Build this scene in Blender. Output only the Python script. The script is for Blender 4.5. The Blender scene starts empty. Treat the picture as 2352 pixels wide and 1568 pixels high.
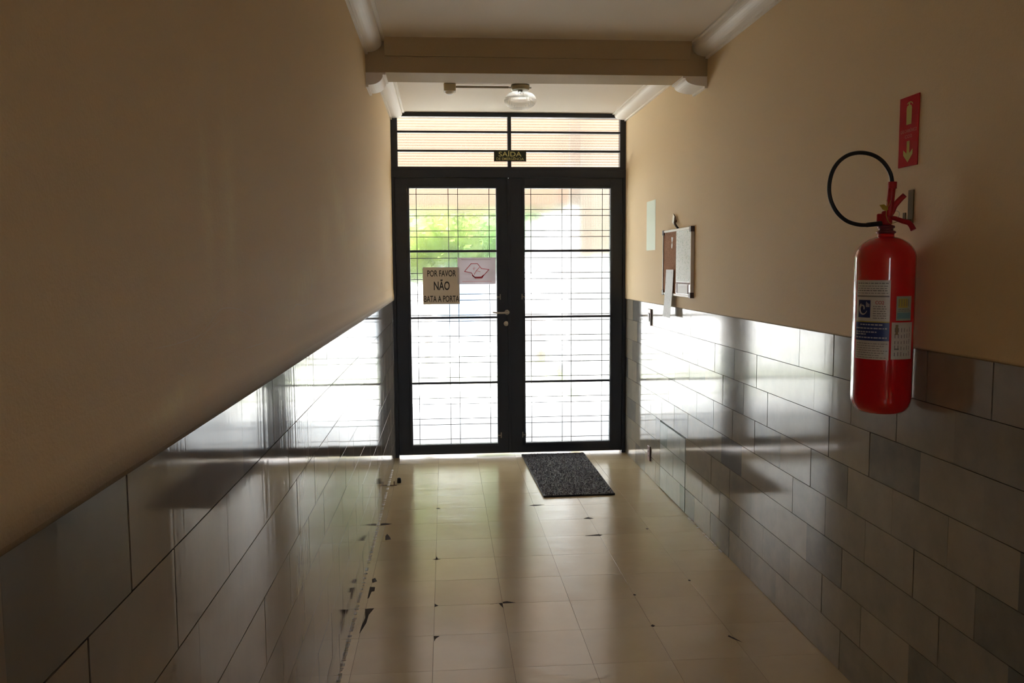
import bpy, bmesh, math, random
from mathutils import Vector, Matrix
random.seed(7)
S = bpy.context.scene
COL = S.collection
PI = math.pi

# ------------------------------------------------------------------ place
XL, XR, D = -0.408, 1.448, 6.63          # corridor side walls, door plane
YB = -3.2                                # back of the corridor
ZT = 1.25                                # top of the tiled dado
ZC = 2.705                               # ceiling
TW, TH = 0.305, ZT / 8

# ------------------------------------------------------------------ helpers
class MB:
    """collects shapes in one bmesh"""
    def __init__(s): s.b = bmesh.new()
    def quad(s, pts, mi=0):
        f = s.b.faces.new([s.b.verts.new(p) for p in pts]); f.material_index = mi; return f
    def box(s, x0, x1, y0, y1, z0, z1, mi=0, M=None):
        v = [Vector((x, y, z)) for x in (x0, x1) for y in (y0, y1) for z in (z0, z1)]
        if M: v = [M @ p for p in v]
        v = [s.b.verts.new(p) for p in v]
        for q in ((0,1,3,2),(4,6,7,5),(0,4,5,1),(2,3,7,6),(0,2,6,4),(1,5,7,3)):
            f = s.b.faces.new([v[i] for i in q]); f.material_index = mi
        return s
    def lathe(s, prof, n=48, M=Matrix(), mi=0, smooth=True):
        rings = []
        for r, z in prof:
            if r < 1e-6: rings.append([s.b.verts.new(M @ Vector((0, 0, z)))])
            else: rings.append([s.b.verts.new(M @ Vector((r*math.cos(2*PI*k/n), r*math.sin(2*PI*k/n), z))) for k in range(n)])
        for a, b in zip(rings, rings[1:]):
            for k in range(n):
                k2 = (k+1) % n
                if len(a) == 1 and len(b) == 1: continue
                if len(a) == 1: vs = [a[0], b[k2], b[k]]
                elif len(b) == 1: vs = [a[k], a[k2], b[0]]
                else: vs = [a[k], a[k2], b[k2], b[k]]
                f = s.b.faces.new(vs); f.smooth = smooth; f.material_index = mi
        return s
    def cyl(s, p0, p1, r, n=20, mi=0, r1=None):
        p0, p1 = Vector(p0), Vector(p1); d = p1-p0; L = d.length
        M = Matrix.Translation(p0) @ d.to_track_quat('Z', 'Y').to_matrix().to_4x4()
        r1 = r if r1 is None else r1
        prof = [(0,0),(r*.96,0),(r,L*.01),(r1,L*.99),(r1*.96,L),(0,L)]
        return s.lathe(prof, n, M, mi)
    def tube(s, pts, rad, n=14, mi=0, steps=6, taper=None):
        P = [Vector(p) for p in pts]; Q = []
        for i in range(len(P)-1):                       # Catmull-Rom through the points
            a = P[max(i-1,0)]; b = P[i]; c = P[i+1]; d = P[min(i+2,len(P)-1)]
            for k in range(steps):
                t = k/steps
                Q.append(.5*((2*b)+(c-a)*t+(2*a-5*b+4*c-d)*t*t+(3*b-a-3*c+d)*t**3))
        Q.append(P[-1]); rings = []; up = Vector((0,0,1))
        T0 = (Q[1]-Q[0]).normalized(); N = T0.orthogonal().normalized()
        for i, q in enumerate(Q):
            T = (Q[min(i+1,len(Q)-1)]-Q[max(i-1,0)]).normalized()
            N = (N - T*N.dot(T)).normalized(); B = T.cross(N)
            r = rad if taper is None else rad*taper(i/(len(Q)-1))
            rings.append([s.b.verts.new(q + r*(N*math.cos(2*PI*k/n)+B*math.sin(2*PI*k/n))) for k in range(n)])
        for a, b in zip(rings, rings[1:]):
            for k in range(n):
                f = s.b.faces.new([a[k], a[(k+1)%n], b[(k+1)%n], b[k]]); f.smooth = True; f.material_index = mi
        for r_, rev in ((rings[0], True), (rings[-1], False)):
            f = s.b.faces.new(r_[::-1] if rev else r_); f.material_index = mi
        return s
    def prism(s, poly, fn, d0, d1, mi=0, smooth=False):
        """poly: list of (u,v); fn(u,v,d)->xyz, extruded between d0 and d1"""
        a = [s.b.verts.new(fn(u, v, d0)) for u, v in poly]; b = [s.b.verts.new(fn(u, v, d1)) for u, v in poly]
        f = s.b.faces.new(a[::-1]); f.material_index = mi
        f = s.b.faces.new(b); f.material_index = mi
        n = len(poly)
        for i in range(n):
            f = s.b.faces.new([a[i], a[(i+1)%n], b[(i+1)%n], b[i]]); f.material_index = mi; f.smooth = smooth
        return s
    def build(s, name, mats, parent=None, bevel=0, fix=True, wn=False):
        if fix: bmesh.ops.recalc_face_normals(s.b, faces=s.b.faces)
        me = bpy.data.meshes.new(name); s.b.to_mesh(me); s.b.free()
        for m in (mats if isinstance(mats, (list, tuple)) else [mats]): me.materials.append(m)
        o = bpy.data.objects.new(name, me); COL.objects.link(o)
        if parent: o.parent = parent; o.matrix_parent_inverse = Matrix.Translation(-Vector(parent.location)) if parent.type == 'EMPTY' else Matrix()
        if bevel:
            m = o.modifiers.new('bevel', 'BEVEL'); m.width = bevel; m.segments = 2; m.limit_method = 'ANGLE'; m.angle_limit = .6
            m.harden_normals = False
        return o

def tag(o, label, cat, group=None):
    o['label'] = label; o['category'] = cat
    if group: o['group'] = group
    return o
def struct(o): o['kind'] = 'structure'; return o
def thing(name, loc, label, cat, group=None):
    o = bpy.data.objects.new(name, None); COL.objects.link(o); o.location = loc; o.empty_display_size = .05
    return tag(o, label, cat, group)

def text_mesh(txt, h, w=None, bold=0.0):
    """letters as 2D triangles centred on the origin, cap height h, optional width w"""
    c = bpy.data.curves.new('lettering', 'FONT'); c.body = txt; c.size = 1; c.offset = bold
    c.align_x = 'CENTER'; c.resolution_u = 3
    o = bpy.data.objects.new('lettering', c); COL.objects.link(o)
    dg = bpy.context.evaluated_depsgraph_get(); dg.update()
    me = bpy.data.meshes.new_from_object(o.evaluated_get(dg))
    vs = [v.co.copy() for v in me.vertices]; fs = [tuple(p.vertices) for p in me.polygons]
    bpy.data.objects.remove(o); bpy.data.curves.remove(c); bpy.data.meshes.remove(me)
    x0 = min(v.x for v in vs); x1 = max(v.x for v in vs)
    sy = h/.70; sx = (w/(x1-x0)) if w else sy
    return [((v.x-(x0+x1)/2)*sx, v.y*sy) for v in vs], fs
def put_text(mb, txt, h, fn, w=None, mi=0, bold=0.0, at=(0,0)):
    vs, fs = text_mesh(txt, h, w, bold)
    V = [mb.b.verts.new(fn(u+at[0], v+at[1])) for u, v in vs]
    for f in fs:
        try: mb.b.faces.new([V[i] for i in f]).material_index = mi
        except ValueError: pass

# ------------------------------------------------------------------ materials
def mat(name, col, rough=.5, metal=0, spec=.5, coat=0, trans=0):
    m = bpy.data.materials.new(name); m.use_nodes = True
    b = m.node_tree.nodes['Principled BSDF']
    b.inputs['Base Color'].default_value = (*col, 1); b.inputs['Roughness'].default_value = rough
    b.inputs['Metallic'].default_value = metal; b.inputs['Specular IOR Level'].default_value = spec
    b.inputs['Coat Weight'].default_value = coat; b.inputs['Transmission Weight'].default_value = trans
    return m
class NT:
    def __init__(s, m): s.m = m; s.t = m.node_tree; s.p = s.t.nodes.get('Principled BSDF')
    def n(s, kind, **kw):
        x = s.t.nodes.new(kind)
        for k, v in kw.items():
            if k in x.inputs: x.inputs[k].default_value = v
            else: setattr(x, k, v)
        return x
    def l(s, a, b): s.t.links.new(a, b)
    def coords(s, scale=(1,1,1)):
        tc = s.n('ShaderNodeTexCoord'); mp = s.n('ShaderNodeMapping'); mp.inputs['Scale'].default_value = scale
        s.l(tc.outputs['Object'], mp.inputs['Vector']); return mp.outputs['Vector']
    def noise(s, scale, detail=4, vec=None, rough=.5):
        x = s.n('ShaderNodeTexNoise'); x.inputs['Scale'].default_value = scale; x.inputs['Detail'].default_value = detail
        x.inputs['Roughness'].default_value = rough
        s.l(vec if vec is not None else s.coords(), x.inputs['Vector']); return x.outputs['Fac']
    def ramp(s, fac, stops):
        r = s.n('ShaderNodeValToRGB'); e = r.color_ramp.elements
        while len(e) < len(stops): e.new(.5)
        for i, (p, c) in enumerate(stops): e[i].position = p; e[i].color = (*c, 1) if len(c) == 3 else c
        s.l(fac, r.inputs['Fac']); return r.outputs['Color']
    def mix(s, fac, a, b, mode='MIX'):
        x = s.n('ShaderNodeMix', data_type='RGBA', blend_type=mode)
        for inp, v in ((x.inputs[0], fac), (x.inputs[6], a), (x.inputs[7], b)):
            if hasattr(v, 'links'): s.l(v, inp)
            elif isinstance(v, (int, float)): inp.default_value = v
            else: inp.default_value = (*v, 1)
        return x.outputs[2]
    def math(s, op, a, b=0, c=None):
        x = s.n('ShaderNodeMath', operation=op)
        for i, v in enumerate((a, b) if c is None else (a, b, c)):
            if hasattr(v, 'links'): s.l(v, x.inputs[i])
            else: x.inputs[i].default_value = v
        return x.outputs[0]
    def bump(s, h, strength=.1, dist=.01, prev=None):
        x = s.n('ShaderNodeBump'); x.inputs['Strength'].default_value = strength; x.inputs['Distance'].default_value = dist
        s.l(h, x.inputs['Height'])
        if prev is not None: s.l(prev, x.inputs['Normal'])
        s.l(x.outputs['Normal'], s.p.inputs['Normal']); return x.outputs['Normal']

def paint_mat(name, col, blobs=(), dirt=None, streak=True):
    m = mat(name, col, .68, spec=.3); t = NT(m)
    v = t.coords()
    big = t.noise(1.3, 3, v); fine = t.noise(240, 2, v)
    c = t.mix(t.math('MULTIPLY', big, .35), col, tuple(x*.86 for x in col))
    tc = t.n('ShaderNodeTexCoord'); sep = t.n('ShaderNodeSeparateXYZ'); t.l(tc.outputs['Object'], sep.inputs[0])
    for (y, z, ry, rz, tilt, amt) in blobs:           # rubbed, paler patches
        dy = t.math('SUBTRACT', sep.outputs['Y'], y); dz = t.math('SUBTRACT', sep.outputs['Z'], z)
        ca, sa = math.cos(tilt), math.sin(tilt)
        a = t.math('DIVIDE', t.math('ADD', t.math('MULTIPLY', dy, ca), t.math('MULTIPLY', dz, sa)), ry)
        b = t.math('DIVIDE', t.math('SUBTRACT', t.math('MULTIPLY', dz, ca), t.math('MULTIPLY', dy, sa)), rz)
        r2 = t.math('ADD', t.math('MULTIPLY', a, a), t.math('MULTIPLY', b, b))
        g = t.math('MULTIPLY', t.math('POWER', 2.718, t.math('MULTIPLY', r2, -1)), amt)
        g = t.math('MULTIPLY', g, t.math('MULTIPLY', t.noise(26, 4, v), 1.0))
        c = t.mix(g, c, tuple(min(1, x*1.45+.04) for x in col))
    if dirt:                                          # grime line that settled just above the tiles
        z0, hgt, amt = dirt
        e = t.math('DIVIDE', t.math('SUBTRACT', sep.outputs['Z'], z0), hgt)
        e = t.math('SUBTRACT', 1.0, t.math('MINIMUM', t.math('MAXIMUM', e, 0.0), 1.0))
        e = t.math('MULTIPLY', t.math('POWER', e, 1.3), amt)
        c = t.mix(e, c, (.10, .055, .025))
    t.l(c, t.p.inputs['Base Color'])
    t.bump(t.math('ADD', t.math('MULTIPLY', fine, .6), t.noise(60, 3, v)), .22, .003)
    return m

def tile_mat(name, a, b, rough=.12, streak=(1,60,1.2), bumpd=.0006):
    m = mat(name, a, rough, spec=.42); t = NT(m)
    at = t.n('ShaderNodeAttribute', attribute_name='tone')
    v = t.coords()
    veins = t.noise(9, 6, v, .62)
    k = t.math('ADD', at.outputs['Fac'], t.math('MULTIPLY', t.math('SUBTRACT', veins, .5), .9))
    c = t.ramp(k, [(.05, a), (.55, tuple((x+y)/2 for x, y in zip(a, b))), (1, b)])
    spots = t.noise(22, 5, v, .7)
    sp = t.ramp(spots, [(.66, (0,0,0)), (.76, (1,1,1))])
    c = t.mix(t.math('MULTIPLY', sp, .35), c, (.16, .18, .16))
    t.l(c, t.p.inputs['Base Color'])
    rr = t.math('ADD', t.math('MULTIPLY', t.noise(6, 4, v), .06), rough-.02); t.l(rr, t.p.inputs['Roughness'])
    t.bump(t.noise(1, 3, t.coords(streak)), .35, bumpd)
    return m

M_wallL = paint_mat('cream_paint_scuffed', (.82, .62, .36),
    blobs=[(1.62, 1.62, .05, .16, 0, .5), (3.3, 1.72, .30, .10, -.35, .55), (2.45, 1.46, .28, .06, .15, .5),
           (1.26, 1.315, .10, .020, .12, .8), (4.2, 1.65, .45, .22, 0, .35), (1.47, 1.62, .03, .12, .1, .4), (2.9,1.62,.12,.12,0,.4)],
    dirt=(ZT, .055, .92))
M_wallR = paint_mat('cream_paint', (.82, .62, .36), dirt=(ZT, .008, .6))
M_ceil = paint_mat('ceiling_paint', (.84, .74, .61))
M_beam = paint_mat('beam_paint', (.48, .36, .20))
M_trim = mat('moulding_paint', (.86, .78, .68), .5, spec=.35)
M_tileR = tile_mat('marble_tile_right', (.36, .305, .23), (.16, .155, .14), .085, (1, 30, 1.2), .0004)
M_tileL = tile_mat('marble_tile_left', (.29, .245, .20), (.19, .18, .16), .06, (1, 34, 1.0), .0008)
M_grout = mat('dark_grout', (.085, .06, .04), .9)
M_grey = mat('mortar', (.45, .40, .34), .9)
M_flecks = mat('pale_mortar_flecks', (.85, .82, .78), .6)

def floor_mat():
    m = mat('waxed_vinyl', (.60, .50, .33), .2, spec=.75); t = NT(m); v = t.coords()
    at = t.n('ShaderNodeAttribute', attribute_name='tone')
    k = t.math('ADD', at.outputs['Fac'], t.math('MULTIPLY', t.math('SUBTRACT', t.noise(5, 6, v, .6), .5), .8))
    c = t.ramp(k, [(0, (.62, .50, .31)), (1, (.51, .40, .24))])
    t.l(c, t.p.inputs['Base Color'])
    t.l(t.math('ADD', t.math('MULTIPLY', t.noise(3.5, 4, v), .14), .13), t.p.inputs['Roughness'])
    h = t.math('ADD', t.noise(2.2, 3, t.coords((1, 1.6, 1))), t.math('MULTIPLY', t.noise(9, 3, t.coords((1, 3, 1))), .22))
    t.bump(h, .5, .006)
    return m
M_floor = floor_mat()
M_chip = mat('bare_screed', (.06, .04, .03), .85)
M_black = mat('black_door_enamel', (.024, .028, .040), .45, spec=.4)
M_wire = mat('dark_wire', (.03, .028, .03), .5)
M_chrome = mat('worn_chrome', (.55, .52, .47), .32, metal=1)
M_brass = mat('dull_nickel', (.35, .31, .24), .4, metal=1)

def glass_mat(name, clear, rough, tint=(.96, .98, .97), ribs=None, pitch=.012):
    m = bpy.data.materials.new(name); m.use_nodes = True; t = NT(m); t.t.nodes.clear()
    out = t.n('ShaderNodeOutputMaterial'); tr = t.n('ShaderNodeBsdfTransparent'); tr.inputs['Color'].default_value = (*tint, 1)
    gl = t.n('ShaderNodeBsdfGlass'); gl.inputs['Roughness'].default_value = rough; gl.inputs['IOR'].default_value = 1.45
    gl.inputs['Color'].default_value = (*tint, 1)
    mx = t.n('ShaderNodeMixShader')
    tc = t.n('ShaderNodeTexCoord'); sep = t.n('ShaderNodeSeparateXYZ'); t.l(tc.outputs['Object'], sep.inputs[0])
    def lines(o, w):
        fr = t.math('FRACT', t.math('DIVIDE', sep.outputs[o], pitch)); return t.math('LESS_THAN', fr, w)
    if ribs == 'grid': g = t.math('MAXIMUM', lines('X', .22), lines('Z', .22))
    elif ribs == 'rows': g = lines('Z', .45)
    else: g = None
    if g is not None:
        col = t.mix(g, tint, tuple(x*(.66 if ribs == 'grid' else .5) for x in tint)); t.l(col, tr.inputs['Color'])
        fac = t.math('ADD', t.math('MULTIPLY', g, (1-clear)*.55), 1-clear)
        t.l(fac, mx.inputs[0])
    else: mx.inputs[0].default_value = 1-clear
    t.l(tr.outputs[0], mx.inputs[1]); t.l(gl.outputs[0], mx.inputs[2])
    last = mx.outputs[0]
    t.l(last, out.inputs['Surface']); return m
M_glass = glass_mat('figured_glass', .62, .16, ribs='grid', pitch=.0135)
M_reed = glass_mat('reeded_glass', .62, .2, ribs='rows', pitch=.0206)

def paper_mat(name, col, tr=.35):
    m = bpy.data.materials.new(name); m.use_nodes = True; t = NT(m); t.t.nodes.clear()
    out = t.n('ShaderNodeOutputMaterial'); a = t.n('ShaderNodeBsdfDiffuse'); b = t.n('ShaderNodeBsdfTranslucent'); mx = t.n('ShaderNodeMixShader')
    a.inputs['Color'].default_value = (*col, 1); b.inputs['Color'].default_value = (*col, 1); mx.inputs[0].default_value = tr
    t.l(a.outputs[0], mx.inputs[1]); t.l(b.outputs[0], mx.inputs[2]); t.l(mx.outputs[0], out.inputs['Surface']); return m

# ------------------------------------------------------------------ shell
def rect_minus(r, holes):
    out = [r]
    for h in holes:
        nxt = []
        for (a0, a1, b0, b1) in out:
            c0, c1, d0, d1 = max(a0, h[0]), min(a1, h[1]), max(b0, h[2]), min(b1, h[3])
            if c0 >= c1 or d0 >= d1: nxt.append((a0, a1, b0, b1)); continue
            if a0 < c0: nxt.append((a0, c0, b0, b1))
            if c1 < a1: nxt.append((c1, a1, b0, b1))
            if b0 < d0: nxt.append((c0, c1, b0, d0))
            if d1 < b1: nxt.append((c0, c1, d1, b1))
        out = nxt
    return [q for q in out if q[1]-q[0] > .004 and q[3]-q[2] > .004]
def clip(r, c):
    q = (max(r[0], c[0]), min(r[1], c[1]), max(r[2], c[2]), min(r[3], c[3]))
    return q if q[1]-q[0] > .004 and q[3]-q[2] > .004 else None

def tile_mesh(name, rects, fn, gap, depth, tilt, mats, parent, tones):
    """rects (a0,a1,b0,b1); fn(a,b,d) -> xyz, d = height over the bed"""
    bm = bmesh.new(); lay = bm.loops.layers.float_color.new('tone'); g = gap/2
    for r, tone in zip(rects, tones):
        a0, a1, b0, b1 = r[0]+g, r[1]-g, r[2]+g, r[3]-g
        if a1-a0 < .003 or b1-b0 < .003: continue
        ta, tb = random.uniform(-tilt, tilt), random.uniform(-tilt, tilt)
        e = .00025
        def hh(a, b): return depth + ta*(a-(a0+a1)/2) + tb*(b-(b0+b1)/2)
        outer = [(a0, b0), (a1, b0), (a1, b1), (a0, b1)]; inner = [(a0+e, b0+e), (a1-e, b0+e), (a1-e, b1-e), (a0+e, b1-e)]
        vo = [bm.verts.new(fn(a, b, 0)) for a, b in outer]
        vm = [bm.verts.new(fn(a, b, hh(a, b)-e)) for a, b in outer]
        vi = [bm.verts.new(fn(a, b, hh(a, b))) for a, b in inner]
        fs = [bm.faces.new(vi)]
        for i in range(4):
            j = (i+1) % 4
            fs.append(bm.faces.new([vm[i], vm[j], vi[j], vi[i]])); fs.append(bm.faces.new([vo[i], vo[j], vm[j], vm[i]]))
        for f in fs:
            for l in f.loops: l[lay] = (tone, tone, tone, 1)
    bmesh.ops.recalc_face_normals(bm, faces=bm.faces)
    mb = MB(); mb.b.free(); mb.b = bm
    return mb.build(name, mats, parent, fix=False)

HATCH = (4.92, 5.525, 0.0, .466)
def wall_tiles(side, phases):
    X = XR if side == 'right' else XL
    sg = -1 if side == 'right' else 1
    rects, tones = [], []; hr, ht = [], []
    rnd = random.Random(11 if side == 'right' else 5)
    for row in range(8):
        z1 = ZT - row*TH; z0 = z1 - TH
        k = int((YB-.2)/TW)-1; ph = phases[row]
        while ph + k*TW < D+.05:
            y0 = ph + k*TW + rnd.uniform(-.004, .004); y1 = ph + (k+1)*TW; k += 1
            r = clip((y0, y1, z0, z1), (YB, D+.03, 0.001, ZT))
            if not r: continue
            tone = rnd.choice([.1, .2, .25, .3, .35, .45, .75] if rnd.random() < .93 else [1.0])
            if side == 'right':
                for q in rect_minus(r, [HATCH]): rects.append(q); tones.append(tone)
                q = clip(r, (HATCH[0]+.006, HATCH[1]-.006, 0.004, HATCH[3]-.006))
                if q: hr.append(q); ht.append(max(tone, .3))
            else: rects.append(r); tones.append(tone)
    return rects, tones, hr, ht

def wall_body(name, side, m):
    sg = 1 if side == 'right' else -1; X = XR if side == 'right' else XL
    p = [(0.010, -.15), (.010, ZT-.001)]
    p += [(-.001, ZT-.001), (-.006, ZT+.003), (-.008, ZT+.009), (-.008, ZC+.15), (.22, ZC+.15), (.22, -.15)] if side == 'right' else \
         [(-.002, ZT-.001), (-.009, ZT+.004), (-.013, ZT+.012), (-.014, ZT+.03), (-.008, ZT+.10), (-.008, ZC+.15), (.22, ZC+.15), (.22, -.15)]
    mb = MB(); mb.prism(p, lambda u, v, d: (X+sg*u, d, v), YB-.2, D+.14)
    return mb
PH_R = [.266, .121, .286, .132, .300, .157, .007, .155]
PH_L = [.170, .035, .140, .010, .190, .050, .120, .300]

mb = wall_body('wall_right', 'right', None); wr = struct(mb.build('wall_right', [M_wallR]))
rects, tones, hr, ht = wall_tiles('right', PH_R)
tile_mesh('tile_cladding', rects, lambda a, b, d: (XR+.0085-d, a, b), .0022, .0085, .0010, [M_tileR], wr, tones)
g = MB(); g.quad([(XR+.0075, YB, 0), (XR+.0075, D+.03, 0), (XR+.0075, D+.03, ZT), (XR+.0075, YB, ZT)]); g.build('grout', [M_grout], wr, fix=False)

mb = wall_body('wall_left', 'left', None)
# scratches through the paint on the left wall: thin pale scores
def score(mb, pts, w, X=XL+.0084, mi=1):
    P = [Vector((X, y, z)) for y, z in pts]; Q = []
    for i in range(len(P)-1):
        a = P[max(i-1,0)]; b = P[i]; c = P[i+1]; d = P[min(i+2,len(P)-1)]
        for k in range(8):
            t = k/8; Q.append(.5*((2*b)+(c-a)*t+(2*a-5*b+4*c-d)*t*t+(3*b-a-3*c+d)*t**3))
    Q.append(P[-1])
    for i in range(len(Q)-1):
        t0, t1 = i/(len(Q)-1), (i+1)/(len(Q)-1)
        w0, w1 = w*(.25+.75*math.sin(PI*min(1, t0+.08))), w*(.25+.75*math.sin(PI*min(1, t1)))
        d = (Q[i+1]-Q[i]).normalized(); n = Vector((0, -d.z, d.y))
        mb.quad([Q[i]-n*w0, Q[i+1]-n*w1, Q[i+1]+n*w1, Q[i]+n*w0], mi)
score(mb, [(1.282, 1.353), (1.368, 1.329), (1.46, 1.300), (1.565, 1.279)], .0016)
score(mb, [(2.10, 1.345), (2.20, 1.38), (2.294, 1.411), (2.42, 1.404), (2.60, 1.411)], .0011)
score(mb, [(2.60, 1.411), (2.64, 1.43), (2.66, 1.46)], .0009)
score(mb, [(1.353, 1.391), (1.46, 1.417), (1.542, 1.437), (1.68, 1.428), (1.86, 1.39)], .0007)
score(mb, [(1.18, 1.40), (1.30, 1.398), (1.44, 1.405), (1.54, 1.437)], .0006)
score(mb, [(1.70, 1.35), (1.90, 1.345), (2.15, 1.340)], .0007)
score(mb, [(1.34, 1.375), (1.45, 1.405), (1.58, 1.425)], .0006)
score(mb, [(1.901, 1.389), (1.906, 1.396), (1.908, 1.402)], .003)
score(mb, [(2.56, 1.44), (2.575, 1.455), (2.58, 1.475)], .004)
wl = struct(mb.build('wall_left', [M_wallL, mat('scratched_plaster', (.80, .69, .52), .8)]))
rects, tones, _, _ = wall_tiles('left', PH_L)
tile_mesh('tile_cladding', rects, lambda a, b, d: (XL-.0085+d, a, b), .0024, .0085, .0016, [M_tileL], wl, tones)
g = MB(); g.quad([(XL-.0075, YB, 0), (XL-.0075, D+.03, 0), (XL-.0075, D+.03, ZT), (XL-.0075, YB, ZT)]); g.build('grout', [M_grout], wl, fix=False)
# flecks of pale mortar along the foot of both tiled walls
def flecks(side, y0, y1, n, parent, seed, big=1):
    r = random.Random(seed); mb = MB(); X = XR if side == 'right' else XL; sg = -1 if side == 'right' else 1
    for i in range(n):
        y = r.uniform(y0, y1); L = r.uniform(.006, .028); h = r.uniform(.0008, .0014); o = r.uniform(.002, .006)
        mb.box(X+sg*.0005, X+sg*(o+.003*big), y, y+L, .0005, h)
    mb.build('mortar_flecks', [M_flecks], parent)
flecks('left', 1.9, 6.3, 230, wl, 3); flecks('right', 4.2, 4.85, 40, wr, 4, 2.0)

# floor
rf, tf = [], []
rnd = random.Random(2)
for i in range(-2, 8):
    for j in range(-22, 14):
        r = clip((-.369+i*TW, -.369+(i+1)*TW, 3.04+j*TW, 3.04+(j+1)*TW), (XL-.004, XR+.004, YB, D+.10))
        if r: rf.append(r); tf.append(rnd.uniform(.2, .8))
fb = MB(); fb.box(XL-.01, XR+.01, YB-.2, D+.10, -.15, -.0012)
floor = struct(fb.build('floor', [M_grout]))
tile_mesh('vinyl_tiles', rf, lambda a, b, d: (a, b, d-.0012), .0010, .0012, .0009, [M_floor], floor, tf)
# broken tile corners that show the dark screed
ch = MB()
def chip(*pts, z=.0006):
    n = len(pts); ch.prism([Vector((x, y)) for x, y in pts], lambda u, v, d: (u, v, d), -.001, z)
chip((-.395, 4.90), (-.372, 4.905), (-.33, 4.888), (-.35, 4.872), (-.395, 4.862))
chip((-.352, 4.66), (-.345, 4.70), (-.325, 4.64), (-.318, 4.60), (-.348, 4.59))
chip((-.372, 4.000), (-.358, 4.020), (-.345, 3.975), (-.365, 3.955))
chip((-.373, 3.905), (-.348, 3.900), (-.347, 3.850), (-.360, 3.845), (-.366, 3.77), (-.372, 3.765))
chip((-.372, 3.645), (-.332, 3.650), (-.350, 3.58), (-.352, 3.50), (-.362, 3.44), (-.372, 3.39), (-.370, 3.47), (-.362, 3.55))
chip((-.080, 4.255), (-.066, 4.262), (-.060, 4.290), (-.054, 4.262), (-.040, 4.258), (-.060, 4.245))
chip((-.064, 3.675), (-.048, 3.652), (-.064, 3.640))
chip((-.064, 3.340), (-.040, 3.338), (-.056, 3.315), (-.060, 3.29))
chip((.185, 3.645), (.224, 3.652), (.240, 3.600), (.241, 3.655))
chip((.243, 3.665), (.262, 3.672), (.300, 3.652), (.243, 3.648))
chip((.52, 5.185), (.55, 5.20), (.615, 5.19), (.55, 5.172))
chip((-.072, 5.18), (-.055, 5.185), (-.045, 5.172), (-.06, 5.168))
chip((.815, 4.875), (.845, 4.90), (.875, 4.87), (.85, 4.865))
chip((.77, 4.555), (.85, 4.575), (.87, 4.56), (.855, 4.545))
chip((.846, 3.352), (.856, 3.366), (.866, 3.355), (.856, 3.342))
chip((1.135, 3.225), (1.142, 3.235), (1.158, 3.205), (1.175, 3.165), (1.152, 3.195))
chip((1.138, 4.645), (1.146, 4.655), (1.156, 4.645), (1.147, 4.633))
chip((.848, 3.69), (.853, 3.70), (.862, 3.69), (.855, 3.68))
chip((1.15, 3.84), (1.157, 3.85), (1.165, 3.84), (1.157, 3.83))
o = ch.build('broken_corners', [M_chip], floor)

# ceiling, beam, cornices
c = MB(); c.box(XL-.008, XR+.008, YB-.2, D+.12, ZC, ZC+.15); struct(c.build('ceiling', [M_ceil]))
b = MB(); b.box(XL+.007, XR-.007, 4.565, 4.80, 2.536, ZC-.0005); struct(b.build('trim_1', [M_beam], bevel=.003))
def crown(name, side, y0, y1, ztop, w=.105, h=.078):
    X = XR-.0075 if side == 'right' else XL+.0075; sg = -1 if side == 'right' else 1
    p = [(0, 0), (0, -h), (.014, -h), (.014, -h+.011)]
    n = 9
    for i in range(n+1):
        a = PI/2*i/n; p.append((.014+(w-.030)*math.sin(a), -.016-(h-.027)*math.cos(a)))
    p += [(w-.016, -.010), (w, -.010), (w, 0)]
    mb = MB(); mb.prism(p, lambda u, v, d: (X+sg*u, d, ztop+v), y0, y1)
    return struct(mb.build(name, [M_trim]))
crown('trim_2', 'left', YB, 4.56, ZC-.0005); crown('trim_3', 'right', YB, 4.56, ZC-.0005)
crown('trim_4', 'left', 4.568, 4.797, 2.5355, .105, .075); crown('trim_5', 'right', 4.568, 4.797, 2.5355, .135, .062)
crown('trim_6', 'left', 4.803, D-.002, ZC-.0005, .11, .06); crown('trim_7', 'right', 4.803, D-.002, ZC-.0005, .11, .06)
bb = MB()
bb.prism([(0, 0), (0, -.085), (.010, -.085), (.016, -.07), (.035, -.035), (.05, -.012), (.055, 0)], lambda u, v, d: (d, 4.5645-u, ZC-.0005+v), XL+.11, XR-.11)
struct(bb.build('trim_8', [M_beam]))

# back of the corridor, far behind the viewer, with a slim window opening to the sky, widened to add fill light
wb = MB(); wy0, wy1 = YB-.2, YB
for q in rect_minus((XL-.2, XR+.2, -.15, ZC+.15), [(.10, .40, .6, 2.1)]): wb.box(q[0], q[1], wy0, wy1, q[2], q[3])
struct(wb.build('wall_back', [M_wallR]))

# ------------------------------------------------------------------ door
YD = D
fr = MB()
fr.box(XL+.001, XL+.030, YD-.01, YD+.09, 0, 2.262); fr.box(XR-.030, XR-.001, YD-.01, YD+.09, 0, 2.262)
fr.box(XL+.001, XR-.001, YD-.012, YD+.09, 2.206, 2.268)
struct(fr.build('trim_9', [M_black], bevel=.003))
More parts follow.
